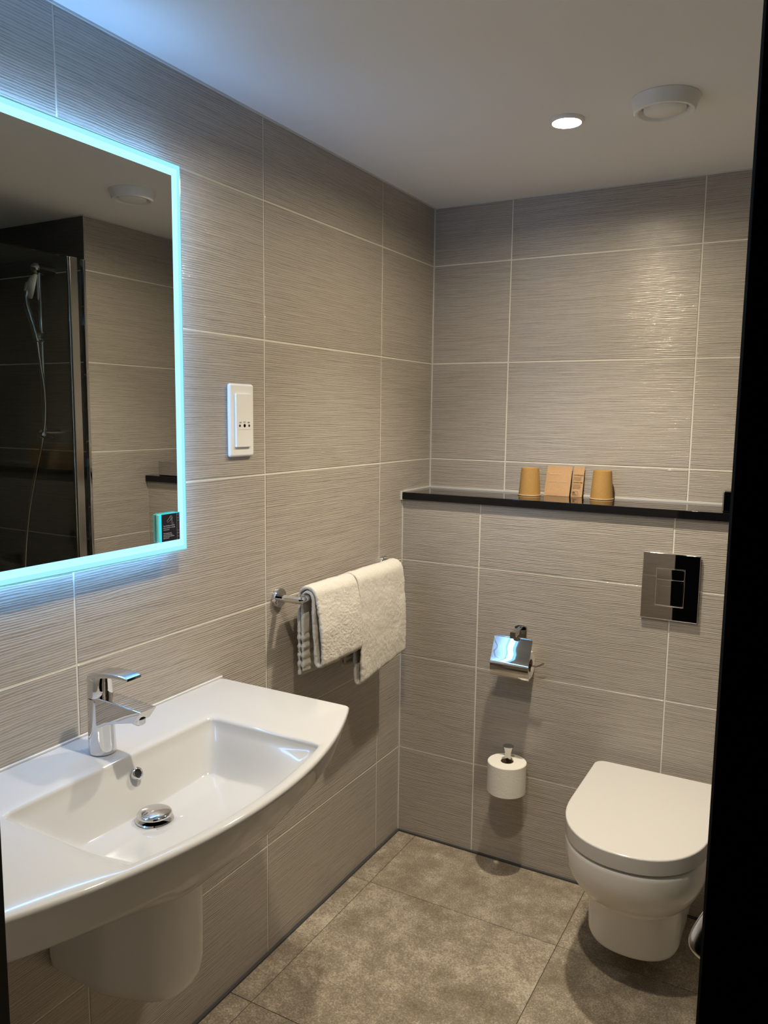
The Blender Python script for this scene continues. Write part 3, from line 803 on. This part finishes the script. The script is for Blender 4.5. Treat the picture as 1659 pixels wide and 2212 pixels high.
# ------------------------------------------------------------------ flush plate
fp = thing('flush_plate', 'square-cornered chrome dual flush plate on the tiled boxing', 'flush plate', (0.873, -D_BOX - 0.0005, 0.984))
fp.rotation_euler = (0, 0, 0)
mk('plate', box(-0.0785, 0.0785, -0.0105, -0.0025, -0.0970, 0.0970, 0.0022, 3), M['dark_chrome'], fp, smooth=40)
bm = bmesh.new()
for a, b, c, d in ((-0.040, 0.039, 0.0515, 0.0545), (-0.040, 0.039, -0.0560, -0.0530), (-0.040, -0.037, -0.053, 0.0515), (0.036, 0.039, -0.053, 0.0515)): bbox(bm, a, b, -0.0122, -0.0106, c, d, 0.0005, 1)
mk('button_frame', bm, M['chrome'], fp, smooth=40)
def button(z0, z1):
    bm = bmesh.new(); n = 12; x0, x1 = -0.0365, 0.0355
    def p(i, y): return None
    rings_ = []
    g = bmesh.new()
    V = [[g.verts.new((x0 + (x1 - x0) * i / n, -0.0114 - 0.0006 * (1 - (2 * i / n - 1) ** 2) - 0.0004 * (1 - (2 * k / n - 1) ** 2), z0 + (z1 - z0) * k / n)) for k in range(n + 1)] for i in range(n + 1)]
    for i in range(n):
        for k in range(n): g.faces.new((V[i][k], V[i + 1][k], V[i + 1][k + 1], V[i][k + 1]))
    B = [[g.verts.new((x, -0.0106, z)) for z in (z0, z1)] for x in (x0, x1)]
    g.faces.new([V[i][0] for i in range(n, -1, -1)] + [B[0][0], B[1][0]])
    g.faces.new([V[i][n] for i in range(n + 1)] + [B[1][1], B[0][1]])
    g.faces.new([V[0][k] for k in range(n + 1)] + [B[0][1], B[0][0]])
    g.faces.new([V[n][k] for k in range(n, -1, -1)] + [B[1][0], B[1][1]])
    bm.free(); return g
mk('flush_button', button(0.0225, 0.0510), M['dark_chrome'], fp, smooth=40)
mk('button_divider', box(-0.0365, 0.0355, -0.0124, -0.0106, 0.0206, 0.0220, 0.0003, 1), M['chrome'], fp, smooth=40)
mk('flush_button', button(-0.0525, 0.0202), M['dark_chrome'], fp, smooth=40)

# ------------------------------------------------------------------ toilet roll holders and rolls
th_ = thing('toilet_roll_holder', 'chrome toilet roll holder with curved cover flap', 'roll holder', (0.432, -D_BOX, 0.775))
def plate_ring(y, wx, z0, z1, r): return [(p.x, y, p.y) for p in roundpoly([(-wx, z0), (wx, z0), (wx, z1), (-wx, z1)], r, 6)]
bm = loft(bmesh.new(), [plate_ring(-0.0004, 0.0195, -0.036, 0.034, 0.012), plate_ring(-0.009, 0.0195, -0.036, 0.034, 0.012), plate_ring(-0.0105, 0.018, -0.0345, 0.0325, 0.011)])
mk('wall_plate', bm, M['dark_chrome'], th_, smooth=40)
def arm_ring(y, zc_, r=0.0085, cx_=0.0): return [(cx_ + p.x, y, zc_ + p.y) for p in roundpoly([(-r, -r * 1.1), (r, -r * 1.1), (r, r * 1.1), (-r, r * 1.1)], r * 0.5, 5)]
bm = loft(bmesh.new(), [arm_ring(-0.0108, 0.020), arm_ring(-0.066, 0.018), arm_ring(-0.072, 0.018, 0.0095), arm_ring(-0.078, 0.018, 0.0098), arm_ring(-0.080, 0.018, 0.0085)])
mk('holder_arm', bm, M['dark_chrome'], th_, smooth=40)
# cover flap, section in (y, z), swept along x
sec = [(-0.058, 0.0035), (-0.066, -0.016), (-0.076, -0.040)] 
c0 = Vector((-0.063, -0.066))
for k in range(11):
    a = math.radians(152 + k * 7.2); r_ = 0.0372 + 0.0 * k
    sec.append((c0.x + 0.0385 * math.cos(a) * 1.0, c0.y + 0.0385 * math.sin(a) - 0.002 * k * 0))
sec = [(-0.0600, 0.004), (-0.0685, -0.0145), (-0.0770, -0.0330), (-0.0840, -0.0475), (-0.0905, -0.0610), (-0.0940, -0.0700), (-0.0960, -0.0800), (-0.0955, -0.0900), (-0.0930, -0.1000), (-0.0885, -0.1090), (-0.0825, -0.1165)]
sec = [(p.x, p.y) for p in smoothpath([(a, b, 0) for a, b in sec], 4)]
bm = bmesh.new()
fx0, fx1 = -0.066, 0.058
A = []
for x in (fx0, fx1):
    for off in (0.0, 0.0011):
        row = []
        for i, (y, z) in enumerate(sec):
            a = sec[max(0, i - 1)]; b = sec[min(len(sec) - 1, i + 1)]; dy, dz = b[0] - a[0], b[1] - a[1]; l = math.hypot(dy, dz)
            # top edge has a notch at each end where the hinge shows
            row.append(bm.verts.new((x, y + dz / l * off * -1, z + dy / l * off)))
        A.append(row)
n_ = len(sec)
def strip_faces(r0, r1):
    for i in range(n_ - 1): bm.faces.new((r0[i], r0[i + 1], r1[i + 1], r1[i]))
strip_faces(A[0], A[2]); strip_faces(A[1], A[3]); strip_faces(A[0], A[1]); strip_faces(A[2], A[3])
bm.faces.new((A[0][0], A[2][0], A[3][0], A[1][0])); bm.faces.new((A[0][-1], A[1][-1], A[3][-1], A[2][-1]))
mk('cover_flap', bm, M['chrome'], th_, smooth=40)
bm = bmesh.new(); tube(bm, [(-0.060, -0.054, 0.0045), (0.052, -0.054, 0.0045)], 0.0042, 12); mk('hinge_pin', bm, M['chrome'], th_, smooth=40)
bm = bmesh.new()
tube(bm, smoothpath([(-0.058, -0.054, 0.004), (-0.064, -0.054, -0.02), (-0.062, -0.050, -0.062), (-0.056, -0.047, -0.0785), (0.00, -0.047, -0.0785), (0.058, -0.047, -0.0785), (0.072, -0.048, -0.0770), (0.084, -0.050, -0.070), (0.092, -0.050, -0.064)], 6), 0.0031, 12)
mk('wire_spindle', bm, M['dark_chrome'], th_, smooth=60)

def roll(name, axis, loc, R_, L, label, rc=0.0205):
    t = thing(name, label, 'toilet roll', loc)
    bm = bmesh.new()
    prof = [(rc, -L / 2), (R_ - 0.002, -L / 2), (R_, -L / 2 + 0.002)]
    prof += [(R_, -L / 2 + 0.002 + (L - 0.004) * k / 8) for k in range(1, 9)]
    prof += [(R_ - 0.002, L / 2), (rc, L / 2)]
    n = 72
    rings = []
    for r, h in prof:
        rg_ = []
        for i in range(n):
            a = 2 * PI * i / n
            rr_ = r
            if r > rc + 0.001: rr_ = r * (1 + 0.006 * noise.noise(Vector((math.cos(a) * 3, math.sin(a) * 3, h * 25 + R_))))
            p = (rr_ * math.cos(a), rr_ * math.sin(a), h)
            if axis == 'X': p = (p[2], p[0], p[1])
            rg_.append(p)
        rings.append(rg_)
    rings.append(rings[0])
    R2 = [[bm.verts.new(p) for p in r] for r in rings[:-1]]
    for a_, b_ in zip(R2, R2[1:] + [R2[0]]):
        for i in range(n):
            j = (i + 1) % n; bm.faces.new((a_[i], a_[j], b_[j], b_[i]))
    mk('paper_layers', bm, M['paper'], t, smooth=40)
    bm = bmesh.new()
    lp = [(rc - 0.0002, -L / 2 + 0.0006), (rc - 0.0002, L / 2 - 0.0006), (rc - 0.0012, L / 2 - 0.0006), (rc - 0.0012, -L / 2 + 0.0006)]
    R3 = []
    for r, h in lp:
        R3.append([bm.verts.new(((h, r * math.cos(2 * PI * i / 48), r * math.sin(2 * PI * i / 48)) if axis == 'X' else (r * math.cos(2 * PI * i / 48), r * math.sin(2 * PI * i / 48), h))) for i in range(48)])
    for a_, b_ in zip(R3, R3[1:] + [R3[0]]):
        for i in range(48):
            j = (i + 1) % 48; bm.faces.new((a_[i], a_[j], b_[j], b_[i]))
    mk('cardboard_core', bm, M['card'], t, smooth=40)
    return t
roll('toilet_roll', 'X', (0.4295, -0.2555, 0.6965), 0.0445, 0.104, 'toilet roll in use under the chrome cover flap')
roll('toilet_roll', 'Z', (0.424, -0.2790, 0.3330), 0.0610, 0.098, 'spare toilet roll standing upright on the lower chrome peg')

sh = thing('spare_roll_holder', 'chrome peg with flared top through the spare toilet roll', 'roll holder', (0.424, -D_BOX, 0.333))
bm = bmesh.new(); lathe(bm, [(0.0005, -0.0005), (0.021, -0.0005), (0.0215, -0.002), (0.0215, -0.0085), (0.0200, -0.0100), (0.0005, -0.0100)], 32, 'Y', (0, 0, -0.066)); mk('wall_plate', bm, M['chrome'], sh, smooth=40)
bm = bmesh.new(); yc = -0.0702 + 0.007
tube(bm, smoothpath([(0, -0.0101, -0.066), (0, yc + 0.012, -0.066), (0, yc + 0.003, -0.063), (0, yc, -0.055), (0, yc, 0.0), (0, yc, 0.05)], 6), 0.0062, 16)
mk('peg', bm, M['chrome'], sh, smooth=60)
bm = bmesh.new(); lathe(bm, [(0.0065, 0.050), (0.0085, 0.0505), (0.0088, 0.060), (0.0100, 0.075), (0.0140, 0.089), (0.0170, 0.0945), (0.0172, 0.0965), (0.0160, 0.0975), (0.0005, 0.0985)], 32, 'Z', (0, yc, 0)); mk('flared_top', bm, M['dark_chrome'], sh, smooth=40)

# ------------------------------------------------------------------ wall-hung toilet
TXC = 0.8755
tl = thing('toilet', 'white wall-hung toilet with its lid closed', 'toilet', (TXC, -D_BOX, 0.0))
def dshape(hw_, yb_, ys, yf, z, n=28, rb=0.03):
    """D outline: back edge at yb_, straight sides to ys, half ellipse to yf (y relative to boxing face, negative)"""
    pts = []
    for k in range(7):
        a = PI / 2 * k / 6; pts.append((hw_ - rb + rb * math.sin(a) if False else hw_ - rb + rb * math.cos(PI / 2 - a), yb_ - rb + rb * math.sin(PI / 2 - a)))
    for k in range(1, 6): pts.append((hw_, yb_ - rb + (ys - yb_ + rb) * k / 6))
    for k in range(n + 1):
        a = PI * k / n; c, s = math.cos(a), math.sin(a)
        e = 0.90
        pts.append((hw_ * math.copysign(abs(c) ** e, c), ys + (yf - ys) * s ** e))
    for k in range(5, 0, -1): pts.append((-hw_, yb_ - rb + (ys - yb_ + rb) * k / 6))
    for k in range(7):
        a = PI / 2 * k / 6; pts.append((-hw_ + rb - rb * math.cos(a), yb_ - rb + rb * math.sin(a)))
    return [(x, y, z) for x, y in pts]
bm = bmesh.new()
B = -0.0006
spec = [(0.088, 0.085, -0.30, -0.370), (0.0855, 0.104, -0.30, -0.392), (0.091, 0.112, -0.30, -0.400), (0.104, 0.1165, -0.30, -0.405), (0.16, 0.1185, -0.30, -0.420), (0.205, 0.1190, -0.30, -0.434), (0.224, 0.1192, -0.30, -0.440), (0.228, 0.1205, -0.30, -0.444),
        (0.234, 0.128, -0.30, -0.453), (0.248, 0.1400, -0.305, -0.470), (0.27, 0.1545, -0.31, -0.491), (0.295, 0.1660, -0.314, -0.511), (0.325, 0.1745, -0.317, -0.527), (0.355, 0.1775, -0.318, -0.535), (0.380, 0.1780, -0.318, -0.5375), (0.3895, 0.1770, -0.318, -0.5365), (0.3945, 0.173, -0.318, -0.532)]
loft(bm, [dshape(h, B, ys, yf, z, rb=0.012) for z, h, ys, yf in spec])
mk('pan', bm, M['ceramic_pan'], tl, smooth=50)
bm = bmesh.new()
lb = -0.040
ls = [(0.3990, 0.166, -0.315, -0.523), (0.3980, 0.175, -0.317, -0.533), (0.3990, 0.1785, -0.318, -0.5385), (0.4015, 0.1795, -0.318, -0.5400), (0.4360, 0.1795, -0.318, -0.5405), (0.4385, 0.1788, -0.318, -0.5397), (0.4400, 0.1772, -0.318, -0.538), (0.4406, 0.1745, -0.318, -0.535)]
loft(bm, [dshape(h, lb - (0.1795 - h), ys, yf, z, rb=0.028) for z, h, ys, yf in ls])
mk('lid', bm, M['seat_plastic'], tl, smooth=50)
for sx in (-0.075, 0.075):
    bm = bmesh.new(); lathe(bm, [(0.0005, 0.3945), (0.011, 0.3945), (0.011, 0.418), (0.009, 0.421), (0.0005, 0.421)], 24, 'Z', (sx, -0.024, 0)); mk('hinge', bm, M['chrome'], tl, smooth=40)

# ------------------------------------------------------------------ ceiling fittings
for i, (lx, ly) in enumerate(DOWNLIGHTS):
    t = thing('downlight', ('round warm recessed downlight lit in the ceiling beside the white vent' if i == 0 else 'round warm recessed downlight above the washbasin side of the room'), 'light', (lx, ly, CEIL), 'ceiling downlights')
    bm = bmesh.new()
    lathe_prof = [(0.030, 0.0), (0.0410, 0.0), (0.0412, -0.0030), (0.0395, -0.0062), (0.0370, -0.0085), (0.0345, -0.0088), (0.0264, -0.0012)]
    R2 = [[bm.verts.new((r * math.cos(2 * PI * k / 48), r * math.sin(2 * PI * k / 48), h)) for k in range(48)] for r, h in lathe_prof]
    for a_, b_ in zip(R2[:-1], R2[1:]):
        for k in range(48): j = (k + 1) % 48; bm.faces.new((a_[k], a_[j], b_[j], b_[k]))
    mk('trim_ring', bm, M['plastic'], t, smooth=40)
    bm = bmesh.new(); lathe(bm, [(0.0262, -0.0008), (0.0260, -0.0018), (0.020, -0.0026), (0.0005, -0.0030)], 40); mk('lamp_lens', bm, M['lens'], t, smooth=60)
    ld = bpy.data.lights.new('lamp_beam', 'SPOT'); ld.energy = LAMP_W[i]; ld.color = LAMP_COL; ld.spot_size = math.radians(LAMP_CONE); ld.spot_blend = 1.0; ld.shadow_soft_size = 0.024
    lo = bpy.data.objects.new('lamp_beam', ld); COL.objects.link(lo); lo.parent = t; lo.location = (0, 0, -0.031)

vt = thing('ceiling_vent', 'round white plastic air vent in the ceiling', 'vent', (0.866, -0.628, CEIL))
bm = bmesh.new()
vp = [(0.050, 0.0), (0.0740, 0.0), (0.0748, -0.0020), (0.0730, -0.0060), (0.0660, -0.0270), (0.0640, -0.0295), (0.0600, -0.0300), (0.0560, -0.0285), (0.0500, -0.0180), (0.0470, -0.0060)]
R2 = [[bm.verts.new((r * math.cos(2 * PI * k / 64), r * math.sin(2 * PI * k / 64), h)) for k in range(64)] for r, h in vp]
for a_, b_ in zip(R2[:-1], R2[1:]):
    for k in range(64): j = (k + 1) % 64; bm.faces.new((a_[k], a_[j], b_[j], b_[k]))
mk('vent_ring', bm, M['plastic'], vt, smooth=40)
bm = bmesh.new(); lathe(bm, [(0.0005, -0.012), (0.0420, -0.012), (0.0455, -0.016), (0.0462, -0.022), (0.0440, -0.0275), (0.034, -0.0310), (0.018, -0.0330), (0.0005, -0.0335)], 56); mk('vent_disc', bm, M['plastic'], vt, smooth=50)

# ------------------------------------------------------------------ shower seen in the mirror
sc = thing('shower_screen', 'glass shower screen with chrome upright profiles, seen in the mirror', 'screen', (W_R + 0.002, Y_SH, 0))
mk('glass_panel', box(-0.003, 0.003, -0.86, -0.070, 0.03, 2.010), M['glass'], sc)
bm = box(-0.011, 0.011, -0.074, -0.040, 0.03, 2.013, 0.003, 2); mk('upright_profile', bm, M['satin'], sc, smooth=40)
bm = box(-0.008, 0.008, -0.0135, -0.001, 0.03, 2.013, 0.003, 2); mk('wall_profile', bm, M['chrome'], sc, smooth=40)
mk('glass_panel', box(-0.003, 0.003, -0.040, -0.0135, 0.03, 2.008), M['glass'], sc)
bm = bmesh.new(); tube(bm, [(0, -0.0745, 0.05), (0, -0.0745, 2.013)], 0.0030, 8); mk('edge_seal', bm, M['chrome'], sc, smooth=60)
mk('bottom_rail', box(-0.010, 0.010, -0.86, -0.001, 0.0105, 0.03), M['satin'], sc)
tag(mk('shower_tray', box(W_R + 0.03, X_SH - 0.001, -1.447, Y_SH - 0.002, 0.0005, 0.035, 0.006, 2), M['ceramic'], smooth=40), 'low white shower tray behind the glass screen', 'shower tray')

sr = thing('shower_set', 'chrome riser rail with hand shower on the dark shower wall', 'shower', (1.435, Y_SH, 1.68))
def q(x, y, z): return (x, y, z)
bm = bmesh.new(); tube(bm, [(0, -0.060, -0.32), (0, -0.060, 0.31)], 0.0095, 16); mk('riser_rail', bm, M['chrome'], sr, smooth=60)
for z in (0.305, -0.305):
    bm = bmesh.new(); tube(bm, [(0, -0.0005, z), (0, -0.070, z)], [0.019, 0.019], 20)
    lathe(bm, [(0.0005, -0.092), (0.010, -0.090), (0.017, -0.083), (0.0205, -0.074), (0.0195, -0.068), (0.0005, -0.067)], 24, 'Y', (0, 0, z))
    mk('wall_bracket', bm, M['chrome'], sr, smooth=40)
bm = bmesh.new(); tube(bm, [(-0.024, -0.060, 0.055), (0.024, -0.060, 0.055)], 0.019, 20); tube(bm, [(0.000, -0.060, 0.055), (0.000, -0.084, 0.060)], 0.0125, 16); mk('slider', bm, M['chrome'], sr, smooth=40)
bm = bmesh.new(); tube(bm, smoothpath([(0.000, -0.080, 0.040), (0.004, -0.088, 0.085), (0.012, -0.100, 0.140), (0.017, -0.107, 0.180), (0.016, -0.105, 0.212), (0.010, -0.097, 0.248)], 6), [0.0105] * 12 + [0.0115] * 12 + [0.0135] * 7, 16); mk('hand_shower_handle', bm, M['chrome'], sr, smooth=60)
hd = Vector((0.005, -0.082, 0.238)); hn = Vector((-0.54, 0.80, -0.22)).normalized()
bm = bmesh.new(); a_ = hn.orthogonal().normalized(); b_ = hn.cross(a_)
loft(bm, [[hd + hn * h + (a_ * math.cos(2 * PI * k / 32) + b_ * math.sin(2 * PI * k / 32)) * r for k in range(32)] for r, h in ((0.008, -0.024), (0.026, -0.020), (0.044, -0.008), (0.047, 0.000), (0.045, 0.004))]); mk('shower_head', bm, M['plastic'], sr, smooth=50)
bm = bmesh.new(); tube(bm, smoothpath([(0.000, -0.080, 0.036), (-0.010, -0.079, -0.04), (-0.022, -0.075, -0.14), (-0.020, -0.074, -0.24), (-0.004, -0.078, -0.33), (0.035, -0.082, -0.45), (0.088, -0.082, -0.62), (0.128, -0.076, -0.80), (0.150, -0.060, -0.95), (0.142, -0.012, -1.02)], 8), 0.0062, 12); mk('shower_hose', bm, M['satin'], sr, smooth=60)
